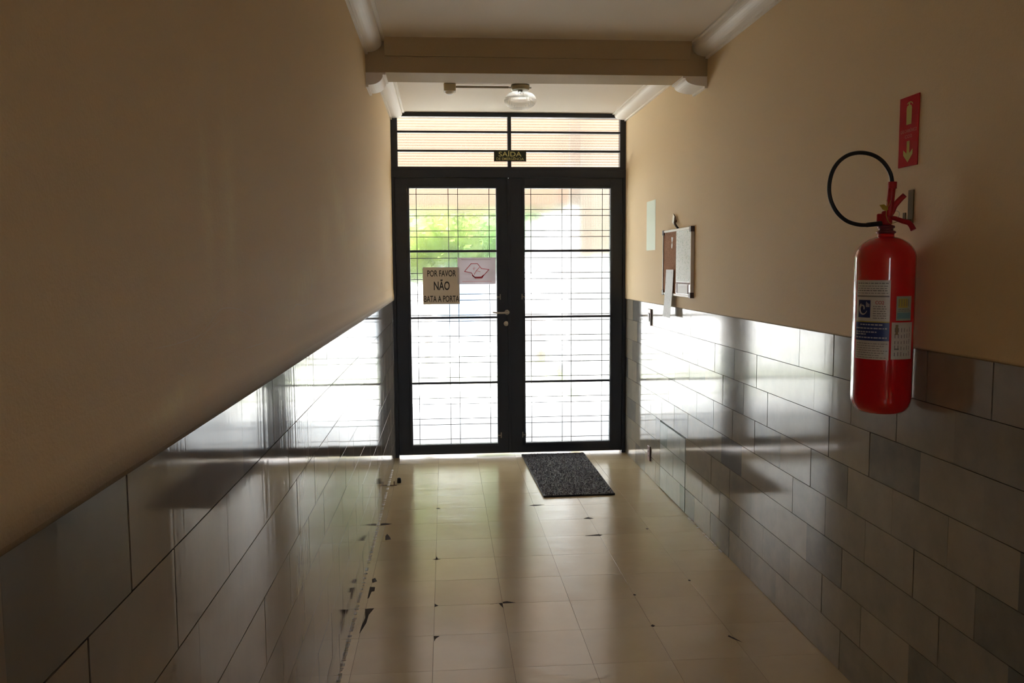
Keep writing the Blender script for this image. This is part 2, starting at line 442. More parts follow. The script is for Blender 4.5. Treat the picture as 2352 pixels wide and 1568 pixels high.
# transom window
tw = MB()
for q in ((XL+.001, XR-.001, 2.2685, 2.290), (XL+.001, XR-.001, 2.672, 2.703)): tw.box(q[0], q[1], YD-.005, YD+.06, q[2], q[3])
for x0, x1 in ((XL+.001, -.350), (1.395, XR-.001), (.505, .533)): tw.box(x0, x1, YD-.004, YD+.059, 2.289, 2.673)
for z in (2.557, 2.412): tw.box(-.352, 1.397, YD-.002, YD+.04, z-.008, z+.008)
win = struct(tw.build('window_1', [M_black], bevel=.0015))
def reeded_pane(x0, x1, z0, z1, parent):
    mb = MB(); n = int((z1-z0)/.0206*8); pts = []
    for i in range(n+1):
        z = z0+(z1-z0)*i/n; pts.append((.0012*math.cos(2*PI*z/.0206), z))
    poly = [(a, z) for a, z in pts] + [(.006, z1), (.006, z0)]
    mb.prism(poly, lambda u, v, d: (d, YD+.026+u, v), x0, x1)
    return mb.build('glass_pane', [M_reed], parent)
for x0, x1 in ((-.349, .504), (.534, 1.394)):
    for z0, z1 in ((2.291, 2.403), (2.421, 2.548), (2.566, 2.671)): reeded_pane(x0, x1, z0, z1, win)

def leaf(name, x0, x1, px0, px1, wires):
    pz0, pz1 = .100, 2.124; y0, y1 = YD, YD+.045; zb, zt = .019, 2.2045
    m = MB()
    m.box(x0, px0, y0, y1, zb, zt); m.box(px1, x1, y0, y1, zb, zt)
    m.box(px0-.0005, px1+.0005, y0+.0002, y1-.0002, zb, pz0); m.box(px0-.0005, px1+.0005, y0+.0002, y1-.0002, pz1, zt)
    o = struct(m.build(name, [M_black], bevel=.0015))
    bd = MB(); w = .020                                   # raised glazing bead
    for q in ((px0-w, px0-.002, pz0-w, pz1+w), (px1+.002, px1+w, pz0-w, pz1+w), (px0-.002, px1+.002, pz0-w, pz0-.002), (px0-.002, px1+.002, pz1+.002, pz1+w)):
        bd.box(q[0], q[1], y0-.009, y0+.001, q[2], q[3])
    bd.build('glazing_bead', [M_black], o, bevel=.002)
    for z in (1.637, 1.113, .593):
        b = MB(); b.box(px0+.0005, px1-.0005, y0+.004, y0+.017, z-.0085, z+.0085); b.build('glazing_bar', [M_black], o, bevel=.001)
    g = MB(); g.box(px0+.0005, px1-.0005, y0+.019, y0+.0235, pz0+.0005, pz1-.0005); g.build('glass_pane', [M_glass], o)
    gr = MB(); r = .0027; yy = y0+.0148
    for x in wires: gr.cyl((x, yy, pz0+.001), (x, yy, pz1-.001), r, 8)
    k = 0
    for base in (2.079, 1.961):
        z = base
        while z > pz0+.01:
            gr.cyl((px0+.001, yy, z), (px1-.001, yy, z), r, 8); z -= .1656
    gr.build('wire_grille', [M_wire], o)
    return o
dl = leaf('door_1', -.377, .5075, -.266, .410, (-.212, .036, .110, .356))
dr = leaf('door_2', .5125, 1.4175, .637, 1.318, (.686, .934, 1.007, 1.257))
cs = MB(); cs.box(.498, .5205, YD-.008, YD-.0006, .022, 2.20); cs.build('cover_strip', [M_black], dl, bevel=.002)
# handle on the left leaf
h = MB()
h.lathe([(0, 0), (.021, 0), (.021, .005), (.018, .009), (0, .009)], 24, Matrix.Translation((.492, YD-.0, 1.152)) @ Matrix.Rotation(PI/2, 4, 'X'))
h.cyl((.492, YD-.006, 1.152), (.492, YD-.050, 1.152), .009, 16)
h.tube([(.496, YD-.050, 1.152), (.470, YD-.054, 1.151), (.43, YD-.052, 1.150), (.395, YD-.048, 1.152), (.378, YD-.040, 1.155)], .0085, 12, taper=lambda t: 1.15-.45*t)
o = h.build('door_handle', [M_chrome], dl); o['label'] = 'worn chrome lever handle'
h = MB(); h.lathe([(0, 0), (.020, 0), (.020, .004), (.016, .008), (.009, .008), (.009, .012), (0, .012)], 24, Matrix.Translation((.484, YD, 1.062)) @ Matrix.Rotation(PI/2, 4, 'X'))
o = h.build('lock_cylinder', [M_chrome], dl); o['label'] = 'round chrome lock cylinder'
for par, x, s in ((dl, .438, 1), (dr, .612, -1)):
    for z in (1.275, .165):
        h = MB(); h.box(x-.004, x+.004, YD-.006, YD+.001, z-.022, z+.022); h.box(x, x-s*.026, YD-.010, YD-.003, z-.004, z+.004)
        if s > 0 or z < 1: h.box(x-s*.024-.003, x-s*.024+.003, YD-.006, YD+.001, z-.016, z+.016)
        o = h.build('door_catch', [M_brass], par)

# ------------------------------------------------------------------ signs at the door
def sheet(name, x0, x1, y, z0, z1, col, tr, label, cat):
    t = thing(name, ((x0+x1)/2, y, z0), label, cat)
    m = MB(); n = 10; front = []; 
    for i in range(n):
        for j in range(1):
            a, b = x0+(x1-x0)*i/n, x0+(x1-x0)*(i+1)/n
            c0, c1 = -.0012*math.sin(PI*i/n), -.0012*math.sin(PI*(i+1)/n)
            m.box(a, b, y+min(c0, c1)-.0004, y+min(c0,c1), z0, z1)
    m.build('paper', [paper_mat(name+'_paper', col, tr)], t); return t
YS = YD+.0100
M_ink = mat('black_ink', (.012, .012, .014), .6)
t1 = sheet('door_notice', -.170, .118, YS-.0005, 1.221, 1.511, (.60, .53, .45), .28,
    'square beige notice asking not to slam, taped to the left glass', 'notice')
m = MB(); fy = YS-.0032
f = lambda u, v: (-.026+u, fy, v)
for tx, hh_, ww_, bo_, at_ in (('POR FAVOR', .048, .225, .012, (.004, 1.440)), ('NÃO', .066, .125, .015, (.004, 1.334)), ('BATA A PORTA', .048, .275, .012, (.002, 1.240))):
    m = MB(); put_text(m, tx, hh_, f, ww_, bold=bo_, at=at_); m.build('lettering', [M_ink], t1, fix=False)
t2 = sheet('crest_notice', .103, .404, YS-.0042, 1.377, 1.586, (.78, .74, .78), .34,
    'white notice with a red angular outline emblem, on the left glass beside the lock stile', 'notice')
m = MB(); W = lambda u, v: ((940+u/7.127-1050)/89*.301+.103, YS-.0072, 1.586-(560+v/7.127-592)/60*.209)
def stroke(m, pts, w, mi=0, wf=W):
    P = [Vector(wf(*p)) for p in pts]
    for a, b in zip(P, P[1:]):
        d = (b-a).normalized(); n = Vector((-d.z, 0, d.x))*w; e = d*w*.6
        m.quad([a-e-n, b+e-n, b+e+n, a-e+n], mi)
stroke(m, [(900, 450), (1010, 325), (1115, 325), (1180, 405), (1305, 422), (1215, 520), (1190, 560), (1075, 560), (1010, 470), (900, 450)], .0022)
stroke(m, [(1150, 385), (1095, 440), (1060, 500)], .0018); stroke(m, [(1095, 440), (1160, 456)], .0013); stroke(m, [(1030, 515), (1070, 545), (1180, 545), (1215, 512)], .0042)
stroke(m, [(1060, 370), (1060, 430), (1040, 400), (1085, 395)], .0008)
stroke(m, [(860, 612), (1350, 612)], .0011); m2 = MB(); stroke(m2, [(850, 250), (860, 262), (1330, 262)], .0013)
m.build('emblem', [mat('red_print', (.62, .03, .06), .6)], t2, fix=False); m2.build('heading_line', [mat('mauve_print', (.35, .22, .27), .6)], t2, fix=False)
# exit sign
t3 = thing('exit_sign', (.5235, YD-.004, 2.331), 'small dark green exit sign with yellow letters on the transom bars', 'sign')
m = MB(); m.box(.397, .650, YD-.0072, YD-.0045, 2.331, 2.416); m.build('panel', [mat('sign_green', (.012, .022, .010), .45)], t3, bevel=.0008)
m = MB(); f = lambda u, v: (.5235+u, YD-.0077, v)
M_sy = mat('sign_yellow', (.62, .60, .26), .5)
for tx, hh_, ww_, bo_, at_ in (('SAÍDA', .036, .180, .012, (0, 2.370)), ('DE EMERGÊNCIA', .020, .215, .006, (0, 2.341))):
    m = MB(); put_text(m, tx, hh_, f, ww_, bold=bo_, at=at_); m.build('lettering', [M_sy], t3, fix=False)

# ------------------------------------------------------------------ ceiling lamp
LX, LY = .514, 5.63
lamp = thing('ceiling_lamp', (LX, LY, ZC), 'round ribbed clear glass ceiling lamp on a dull metal base above the door', 'lamp')
m = MB(); m.lathe([(0, ZC-.0005), (.060, ZC-.0005), (.062, ZC-.012), (.060, ZC-.032), (.050, ZC-.036), (0, ZC-.036)], 40, Matrix.Translation((LX, LY, 0)))
m.build('lamp_base', [mat('lamp_base_metal', (.30, .26, .17), .45, metal=.6)], lamp)
m = MB(); prof = []
for i in range(15):
    a = i/14*PI*.97+.03; prof.append((.105*math.sin(a)**.75+.0, -.095-.058*math.cos(PI-a)*-1 if False else ZC-.100+.058*math.cos(a)))
n = 72; rings = []
for r, z in prof:
    rings.append([m.b.verts.new((LX+(r+.0012*(k%2))*math.cos(2*PI*k/n), LY+(r+.0012*(k%2))*math.sin(2*PI*k/n), z)) for k in range(n)])
for a, b in zip(rings, rings[1:]):
    for k in range(n): m.b.faces.new([a[k], a[(k+1)%n], b[(k+1)%n], b[k]])
m.b.faces.new(rings[-1])
M_lampglass = glass_mat('lamp_glass', .60, .12, (.93, .93, .92))
m.build('glass_shade', [M_lampglass], lamp)
m = MB(); m.lathe([(0, ZC-.037), (.018, ZC-.037), (.018, ZC-.060), (.015, ZC-.062), (0, ZC-.062)], 20, Matrix.Translation((LX, LY, 0))); m.build('socket', [M_brass], lamp)
for s in (-1, 1):
    m = MB(); m.cyl((LX+s*.060, LY, ZC-.018), (LX+s*.074, LY, ZC-.018), .006, 12); m.build('thumb_screw', [M_chrome], lamp)
cb = thing('sensor_box', (.051, LY, ZC), 'small square ceiling box with a domed sensor, left of the ceiling lamp', 'electrical box')
m = MB(); m.box(.012, .090, LY-.038, LY+.038, ZC-.050, ZC-.0005); m.build('box', [mat('painted_box', (.42, .35, .22), .5)], cb, bevel=.006)
m = MB(); m.lathe([(.030, ZC-.0505), (.028, ZC-.058), (.018, ZC-.066), (.006, ZC-.069), (0, ZC-.069)], 28, Matrix.Translation((.051, LY, 0))); m.build('dome', [mat('white_plastic', (.85, .82, .78), .35)], cb)
m = MB(); m.cyl((.0905, LY, ZC-.0165), (LX-.0755, LY, ZC-.0165), .0075, 14)
tag(m.build('conduit', [mat('conduit_paint', (.38, .32, .24), .5)]), 'thin conduit pipe along the ceiling joining the box to the lamp', 'pipe')

# ------------------------------------------------------------------ things on the right wall
XW = XR-.008                                     # painted face
def wall_fn(d0): return lambda y, z: (XW-d0, y, z)
# fire sign
t4 = thing('fire_sign', (XW, 2.531, 1.815), 'red fire extinguisher sign with yellow arrow on the right wall', 'sign')
y0, y1, z0, z1 = 2.478, 2.586, 1.812, 2.026
m = MB(); m.box(XW-.003, XW-.0003, y0, y1, z0, z1); m.build('panel', [mat('sign_red', (.55, .004, .006), .75, spec=.15)], t4, bevel=.0006)
m = MB(); XF = XW-.0034; cy = 2.531
def sp(pts, mi=0): m.quad([(XF, cy-u, z0+v) for u, v in pts], mi)    # u to the right as read from the corridor
sp([(-.014, .128), (.014, .128), (.015, .178), (-.015, .178)]); sp([(-.015, .178), (.015, .178), (.011, .186), (-.011, .186)]); sp([(-.004, .186), (.004, .186), (.004, .193), (-.004, .193)])
for i in range(6):
    a0, a1 = PI*.75*i/6+.2, PI*.75*(i+1)/6+.2
    sp([(.019*math.cos(a0)+.002, .185+.012*math.sin(a0)), (.019*math.cos(a1)+.002, .185+.012*math.sin(a1)), (.015*math.cos(a1)+.002, .185+.009*math.sin(a1)), (.015*math.cos(a0)+.002, .185+.009*math.sin(a0))])
M_syp = mat('sign_yellow_print', (.66, .55, .16), .8, spec=.15)
m.build('extinguisher_pictogram', [M_syp], t4, fix=False); m = MB()
sp([(-.008, .040), (.008, .040), (.008, .078), (-.008, .078)])
m.b.faces.new([m.b.verts.new((XF, cy-u, z0+v)) for u, v in [(0, .012), (.026, .036), (.026, .052), (.008, .040), (-.008, .040), (-.026, .052), (-.026, .036)]])
m.build('down_arrow', [M_syp], t4, fix=False)
m = MB(); ft = lambda u, v: (XF, cy-u, v)
M_spk = mat('sign_pink_print', (.72, .22, .18), .8, spec=.15)
for tx, ww_, at_ in (('GÁS CARBÔNICO', .092, z0+.104), ('CO2', .040, z0+.087)):
    m = MB(); put_text(m, tx, .010, ft, ww_, at=(0, at_), bold=.01); m.build('lettering', [M_spk], t4, fix=False)

# notice board
B0, B1, BZ0, BZ1 = 4.765, 5.400, 1.325, 1.737
bd = thing('notice_board', (XW, (B0+B1)/2, BZ0), 'framed wall board, half cork and half covered with pinned papers', 'notice board')
m = MB(); m.box(XW-.012, XW-.0005, B0+.01, B1-.01, BZ0+.01, BZ1-.01); m.build('backing', [mat('board_backing', (.25, .18, .12), .8)], bd)
M_frame = mat('board_frame', (.80, .74, .70), .4)
m = MB()
for q in ((B0, B1, BZ0, BZ0+.014), (B0, B1, BZ1-.014, BZ1), (B0, B0+.012, BZ0+.014, BZ1-.014), (B1-.012, B1, BZ0+.014, BZ1-.014)): m.box(XW-.020, XW-.0004, *q)
m.build('frame', [M_frame], bd, bevel=.002)
M_cap = mat('corner_plastic', (.07, .045, .05), .5)
for y in (B0, B1-.03):
    for z in (BZ0, BZ1-.03):
        m = MB(); m.box(XW-.0225, XW-.0005, y-.002 if y == B0 else y, y+.03 if y == B0 else y+.032, z-.002 if z == BZ0 else z, z+.03 if z == BZ0 else z+.032)
        m.build('corner_cap', [M_cap], bd)
cork = mat('cork', (.42, .20, .10), .9); t = NT(cork); t.l(t.ramp(t.noise(180, 3), [(.35, (.30, .13, .06)), (.65, (.50, .25, .13))]), t.p.inputs['Base Color'])
m = MB(); m.box(XW-.0150, XW-.0122, 5.095, B1-.0125, BZ0+.0145, BZ1-.0145); m.build('cork_panel', [cork], bd)
m = MB(); m.box(XW-.0150, XW-.0122, B0+.0125, 5.094, BZ0+.0145, BZ1-.0145); m.build('white_panel', [mat('white_laminate', (.80, .80, .82), .2)], bd)
def flat_sheet(name, y0, y1, z0, z1, d, col, label, cat, curl=0, tilt=0):
    m = MB(); n = 8; vs = []
    for j in range(n+1):
        z = z1+(z0-z1)*j/n; dd = d+curl*(j/n)**2; sh = tilt*(z1-z)
        vs.append([m.b.verts.new((XW-dd-e, y+sh, z)) for e in (0, .0004) for y in (y0, y1)])
    for a, b in zip(vs, vs[1:]):
        m.b.faces.new([a[0], a[1], b[1], b[0]]); m.b.faces.new([a[2], a[3], b[3], b[2]]); m.b.faces.new([a[0], a[2], b[2], b[0]]); m.b.faces.new([a[1], a[3], b[3], b[1]])
    m.b.faces.new([vs[0][0], vs[0][1], vs[0][3], vs[0][2]]); m.b.faces.new([vs[-1][0], vs[-1][1], vs[-1][3], vs[-1][2]])
    return tag(m.build(name, [col]), label, cat)
def print_mat(name, base, ink, sc, th=.56):
    p = mat(name, base, .5); t = NT(p)
    f1 = t.ramp(t.noise(sc, 3, t.coords((1, 1, 1.6))), [(th, (0,0,0)), (th+.05, (1,1,1))])
    t.l(t.mix(f1, base, ink), t.p.inputs['Base Color']); return p
flat_sheet('pinned_paper', 4.790, 5.085, 1.415, 1.722, .0155, print_mat('poster_print', (.84, .88, .88), (.56, .64, .62), 60),
    'large white printed sheet on the near half of the notice board', 'paper', .001)
m = MB(); m.box(XW-.0170, XW-.0152, 4.79, 5.09, 1.400, 1.412); m.box(XW-.0170, XW-.0152, 4.825, 4.837, 1.345, 1.400); m.box(XW-.0170, XW-.0152, 5.06, 5.075, 1.345, 1.400)
m.build('marker_lines', [mat('brown_tape', (.22, .12, .12), .6)], bd)
flat_sheet('card', 4.84, 5.055, 1.343, 1.397, .0155, mat('card_white', (.88, .88, .92), .5), 'small white card at the bottom of the notice board', 'card')
m = MB()
m.prism([(5.165, 1.688), (5.205, 1.690), (5.198, 1.665), (5.190, 1.655), (5.205, 1.64), (5.200, 1.622), (5.185, 1.618), (5.175, 1.640), (5.183, 1.655), (5.170, 1.670)], lambda u, v, d: (XW-.0152-d, u, v), 0, .0006)
tag(m.build('note', [mat('note_white', (.88, .87, .84), .5)]), 'tiny white curled note pinned on the brown cork', 'note')
flat_sheet('hanging_sheet', 5.125, 5.300, 1.185, 1.487, .0215, print_mat('grey_print', (.55, .56, .57), (.40, .41, .44), 50, .6),
    'long grey printed sheet hanging off the bottom of the notice board', 'paper', .012, .10)
flat_sheet('wall_paper_sheet', 5.665, 5.915, 1.620, 1.962, .0008, mat('green_white_paper', (.66, .74, .60), .5),
    'blank pale green paper sheet stuck on the right wall by the door', 'paper')
hk = thing('hanging_clip', (XW, 5.1, 1.745), 'small bent dark metal clip fixed above the notice board', 'clip')
m = MB(); m.box(-.004, .004, -.020, .020, -.028, .028, M=Matrix.Translation((XW-.012, 5.165, 1.80)) @ Matrix.Rotation(.5, 4, 'X')); m.build('plate', [mat('clip_metal', (.30, .25, .20), .4, metal=.7)], hk, bevel=.001)
m = MB(); m.tube([(XW-.002, 5.150, 1.79), (XW-.016, 5.13, 1.775), (XW-.014, 5.105, 1.755), (XW-.006, 5.09, 1.74)], .007, 10); m.build('hook', [mat('clip_dark', (.06, .04, .03), .5)], hk)
# switch and socket on the tiles
XTL = XR
sw = thing('light_switch', (XTL, 5.82, 1.09), 'narrow pale switch plate on the right tiles by the door', 'switch')
m = MB(); m.box(XTL-.010, XTL-.0006, 5.782, 5.862, 1.092, 1.208); m.build('plate', [mat('plate_grey', (.45, .42, .42), .35)], sw, bevel=.003)
m = MB(); m.box(XTL-.0145, XTL-.0102, 5.802, 5.842, 1.122, 1.180); m.build('rocker', [mat('rocker_dark', (.20, .15, .15), .4)], sw, bevel=.002)
so = thing('wall_socket', (XTL, 5.81, .12), 'dark reddish socket plate low on the right tiles beside the hatch', 'socket')
m = MB(); m.box(XTL-.009, XTL-.0006, 5.775, 5.845, .124, .229); m.build('plate', [mat('socket_brown', (.16, .07, .06), .45)], so, bevel=.003)
for z in (.158, .192):
    m = MB(); m.cyl((XTL-.0088, 5.81, z), (XTL-.0100, 5.81, z), .006, 12); m.build('pin_hole', [M_ink], so)
# tiled access hatch
ha = thing('access_hatch', (XR, sum(HATCH[:2])/2, 0), 'tiled access hatch outlined in black low on the right wall', 'hatch')
tile_mesh('tiled_panel', hr, lambda a, b, d: (XR+.0075-d, a, b), .0026, .0085, .0010, [tile_mat('hatch_tile', (.46, .47, .44), (.24, .30, .27), .16)], ha, ht)
m = MB(); m.box(XR+.0035, XR+.0072, HATCH[0]+.001, HATCH[1]-.001, .002, HATCH[3]-.001); m.build('surround', [M_ink], ha)

# ------------------------------------------------------------------ fire extinguisher
EX, EY = 1.3465, 2.4794; R = .088
ext = thing('fire_extinguisher', (EX, EY, 1.052), 'tall red fire extinguisher with looped black hose hung on the right wall', 'fire extinguisher')
M_red = mat('red_enamel', (.62, .004, .008), .13, spec=.5, coat=.6); M_red.node_tree.nodes['Principled BSDF'].inputs['Coat Roughness'].default_value = .06
M_redp = mat('red_plastic', (.40, .004, .010), .42)
T = Matrix.Translation((EX, EY, 0))
prof = [(0, 1.056), (.045, 1.053), (.058, 1.054), (.070, 1.060), (.080, 1.072), (.086, 1.088), (R, 1.104), (R, 1.10), (R, 1.520)]
prof = [(0, 1.058), (.050, 1.0535), (.063, 1.056), (.074, 1.064), (.0825, 1.077), (.087, 1.093), (R, 1.106), (R, 1.25), (R, 1.40), (R, 1.528)]
for i in range(1, 13):
    a = PI/2*i/12; prof.append((max(.024, R*math.cos(a)**.92 if i < 12 else .024), 1.528+.068*math.sin(a)))
prof += [(.024, 1.603), (0, 1.603)]
m = MB(); m.lathe(prof, 96, T); m.build('cylinder_body', [M_red], ext)
cam_dir = Vector((-EX, -EY, 0)).normalized(); rt = Vector((-cam_dir.y, cam_dir.x, 0))    # towards the viewer's side / to its right
if rt.dot(Vector((.879, -.478, 0))) < 0: rt = -rt
def cyl_fn(off, a0, z0): 
    def f(u, v):
        a = a0+u/R; p = cam_dir*math.cos(a)+rt*math.sin(a); return Vector((EX, EY, z0+v)) + p*(R+off)
    return f
def cyl_patch(mb, fn, u0, u1, v0, v1, mi=0, skew=0.0):
    n = max(2, int(abs(u1-u0)/.004))
    for i in range(n):
        a, b = u0+(u1-u0)*i/n, u0+(u1-u0)*(i+1)/n
        f = mb.quad([fn(a, v0-skew*a), fn(b, v0-skew*b), fn(b, v1-skew*b), fn(a, v1-skew*a)], mi); f.smooth = True
M_lab = mat('label_white', (.66, .60, .52), .35); M_lblue = mat('label_blue', (.012, .03, .16), .35); M_lyel = mat('label_yellow', (.50, .38, .06), .4)
M_ltxt = mat('label_small_print', (.20, .17, .15), .5); M_lred = mat('label_red_print', (.45, .03, .03), .4); M_lwhite = mat('label_white_print', (.55, .55, .60), .4)
LM = [M_lab, M_lblue, M_lyel, M_ltxt, M_lred, M_lwhite]
rl = random.Random(9)
def dashes(mb, fn, u0, u1, v, h, mi):
    u = u0
    while u < u1-.003:
        L = rl.uniform(.004, .012); cyl_patch(mb, fn, u, min(u+L, u1), v, v+h, mi); u += L+.0022
m = MB(); a_mid = math.radians(-22); F0 = cyl_fn(.0004, a_mid, 0); F1 = cyl_fn(.0008, a_mid, 0); F2 = cyl_fn(.0012, a_mid, 0)
u0, u1 = -.055, .052
cyl_patch(m, F0, u0, u1, 1.224, 1.463, 0)
for v, h in ((1.452, .003), (1.444, .002), (1.437, .002), (1.430, .003), (1.423, .002)): dashes(m, F1, u0+.006, u1-.006, v, h, 3)
cyl_patch(m, F1, u0+.003, u1-.003, 1.4125, 1.4165, 3)
cyl_patch(m, F1, u0+.010, u0+.052, 1.350, 1.403, 1)
# white hand swirl in the blue square
def arc(cu, cv, ra, rb, a0, a1, wd):
    n = 18
    for i in range(n):
        p = []
        for t_, k_ in ((i/n, -1), ((i+1)/n, -1), ((i+1)/n, 1), (i/n, 1)):
            a = a0+(a1-a0)*t_; q = wd*k_*(.35+.65*math.sin(PI*min(1, t_+.15)))
            p.append(F2(cu+(ra+q)*math.cos(a), cv+(rb+q)*math.sin(a)))
        m.quad(p, 5)
arc(u0+.029, 1.377, .013, .017, 2.2, 5.9, .0030); arc(u0+.026, 1.379, .006, .008, -.6, 3.0, .0022)
for k in range(3): cyl_patch(m, F2, u0+.038+k*.004, u0+.0405+k*.004, 1.382, 1.398-k*.003, 5)
fb_ = cyl_fn(.0010, a_mid, 0)
put_text(m, 'CO2', .010, lambda u, v: fb_(u, v), .024, 4, .01, (u0+.078, 1.391))
for v in (1.383, 1.376, 1.369, 1.362, 1.355, 1.348): dashes(m, F1, u0+.060, u1-.010, v, .0022, 3)
cyl_patch(m, F1, u0, u1, 1.336, 1.3395, 2); cyl_patch(m, F1, u0, u1, 1.281, 1.336, 1)
for v, a, b in ((1.327, .02, .09), (1.316, .004, .10), (1.305, .004, .075), (1.298, .004, .04), (1.288, .004, .10)): dashes(m, F2, u0+a, u0+b, v, .004, 5)
for i, v in enumerate((1.271, 1.264, 1.257, 1.250, 1.243, 1.236, 1.229)): dashes(m, F1, u0+.006, u1-(.004+.01*(i%3)), v, .0018, 3)
o = m.build('instruction_label', LM, ext, fix=False); o['label'] = 'white and blue instruction label'
m = MB(); am = math.radians(41); F0 = cyl_fn(.0004, am, 0); F1 = cyl_fn(.0008, am, 0)
cyl_patch(m, F0, -.027, .027, 1.342, 1.415, 0); cyl_patch(m, F1, -.022, .010, 1.381, 1.408, 1)
for k in range(5): cyl_patch(m, F1, .012-.008*k, .0145-.008*k, 1.385, 1.406, 3)
cyl_patch(m, F1, -.024, .024, 1.348, 1.366, 2)
for v in (1.375, 1.370): dashes(m, F1, -.022, .022, v, .0018, 3)
o = m.build('seal_sticker', [mat('sticker_green', (.38, .42, .32), .3), M_lyel, mat('sticker_teal', (.16, .30, .32), .3), M_ltxt], ext, fix=False); o['label'] = 'small green and yellow seal sticker'
m = MB(); am = math.radians(40); F0 = cyl_fn(.0004, am, 0); F1 = cyl_fn(.0008, am, 0)
cyl_patch(m, F0, -.037, .037, 1.226, 1.337, 0)
for k in range(6): dashes_u = -.028+.010*k; \
    [cyl_patch(m, F1, dashes_u, dashes_u+.0022, 1.236+.018*j, 1.236+.018*j+rl.uniform(.008, .015), 1) for j in range(5)]
cyl_patch(m, F1, -.026, -.018, 1.300, 1.330, 2); cyl_patch(m, F1, -.026, -.014, 1.255, 1.259, 1)
o = m.build('service_label', [M_lab, M_ltxt, mat('label_brown_print', (.25, .17, .08), .4)], ext, fix=False); o['label'] = 'white service record label'
# neck and valve
m = MB(); m.lathe([(0, 1.6032), (.026, 1.6032), (.029, 1.607), (.026, 1.611), (.021, 1.613), (.021, 1.619), (.025, 1.620), (.025, 1.626), (.018, 1.629), (0, 1.629)], 36, T); m.build('neck_ring', [mat('neck_metal', (.16, .04, .05), .35, metal=.5)], ext)
ld = Vector((.72, -.69, 0)).normalized()        # the levers point away from the wall corner, to the near right
def V(a, z, s=0): return Vector((EX, EY, z)) + ld*a + Vector((-ld.y, ld.x, 0))*s
m = MB(); m.lathe([(0, 1.6285), (.015, 1.6285), (.017, 1.636), (.016, 1.66), (.013, 1.672), (0, 1.673)], 28, T)
m.box(-.026, .012, -.013, .013, 1.636, 1.664, M=Matrix.Translation((EX, EY, 0)) @ Matrix.Rotation(math.atan2(ld.y, ld.x), 4, 'Z'))
m.build('valve_body', [M_redp], ext, bevel=.004)
m = MB(); m.tube([V(.002, 1.650), V(.022, 1.649), V(.045, 1.640), V(.066, 1.632), V(.078, 1.612)], .0078, 12, taper=lambda t: .75+.35*t); m.build('carry_handle', [M_redp], ext)
m = MB(); m.tube([V(.004, 1.655), V(.014, 1.668), V(.022, 1.686), V(.036, 1.703), V(.050, 1.717)], .0088, 12, taper=lambda t: 1.15-.25*t); m.build('squeeze_lever', [M_redp], ext)
m = MB(); m.tube([V(.026+.011*math.cos(a), 1.660+.011*math.sin(a), .004*math.sin(a)) for a in [2*PI*k/12 for k in range(13)]], .0009, 8); m.tube([V(.004, 1.657, .010), V(.016, 1.659, .006)], .0012, 8)
m.build('safety_pin', [M_chrome], ext)
m = MB(); g0 = Vector((1.3475, EY-.012, 1.655)); g1 = Vector((1.3540, EY-.014, 1.756))
m.cyl(g0, g1, .0105, 20, r1=.0112); m.cyl(g1-Vector((0, 0, .018)), g1+Vector((.0005, 0, .002)), .0128, 20); m.build('hose_grip', [M_redp], ext)
hp = [(1.3542, 1.7497), (1.3461, 1.7849), (1.3216, 1.8187), (1.2894, 1.8381), (1.2523, 1.8444), (1.2157, 1.8378), (1.185, 1.8169), (1.1655, 1.7845), (1.1585, 1.7429), (1.1651, 1.7038), (1.1852, 1.6686), (1.2147, 1.6436), (1.2494, 1.6317), (1.2866, 1.629), (1.3223, 1.6329), (1.335, 1.636)]
m = MB(); m.tube([(x, EY-.014+.014*(i/15)**2, z) for i, (x, z) in enumerate(hp)], .0060, 14); m.build('hose', [mat('black_rubber', (.010, .010, .010), .45)], ext)
m = MB(); m.cyl((1.283, EY-.002, 1.6292), (1.330, EY, 1.6350), .0072, 14); m.build('hose_fitting', [mat('fitting', (.03, .03, .025), .35, metal=.5)], ext)
m = MB(); m.prism([(1.3070, 1.6880), (1.322, 1.6895), (1.333, 1.681), (1.336, 1.674), (1.328, 1.670), (1.318, 1.674), (1.312, 1.682)], lambda u, v, d: (u, EY-.030+d, v), 0, .002)
m.tube([(1.328, EY-.029, 1.676), (1.334, EY-.028, 1.690), (1.330, EY-.026, 1.702)], .0009, 6); m.tube([(1.330, EY-.029, 1.674), (1.340, EY-.027, 1.690), (1.344, EY-.026, 1.702)], .0009, 6)
m.tube([(1.331, EY-.029, 1.672), (1.333, EY-.024, 1.655), (1.342, EY-.024, 1.636), (1.356, EY-.020, 1.634), (1.375, EY-.018, 1.640)], .0010, 6)
o = m.build('seal_tag', [mat('yellow_seal', (.42, .28, .02), .4)], ext); o['label'] = 'yellow plastic seal tag'
# bracket
m = MB(); m.box(XW-.004, XW-.0003, 2.490, 2.520, 1.635, 1.738); m.box(XW-.020, XW-.0035, 2.498, 2.512, 1.640, 1.648); m.box(XW-.024, XW-.0195, 2.498, 2.512, 1.640, 1.668)
tag(m.build('wall_bracket', [mat('bracket_metal', (.16, .11, .045), .7, spec=.2)], bevel=.001), 'narrow tarnished metal bracket behind the extinguisher levers', 'bracket')

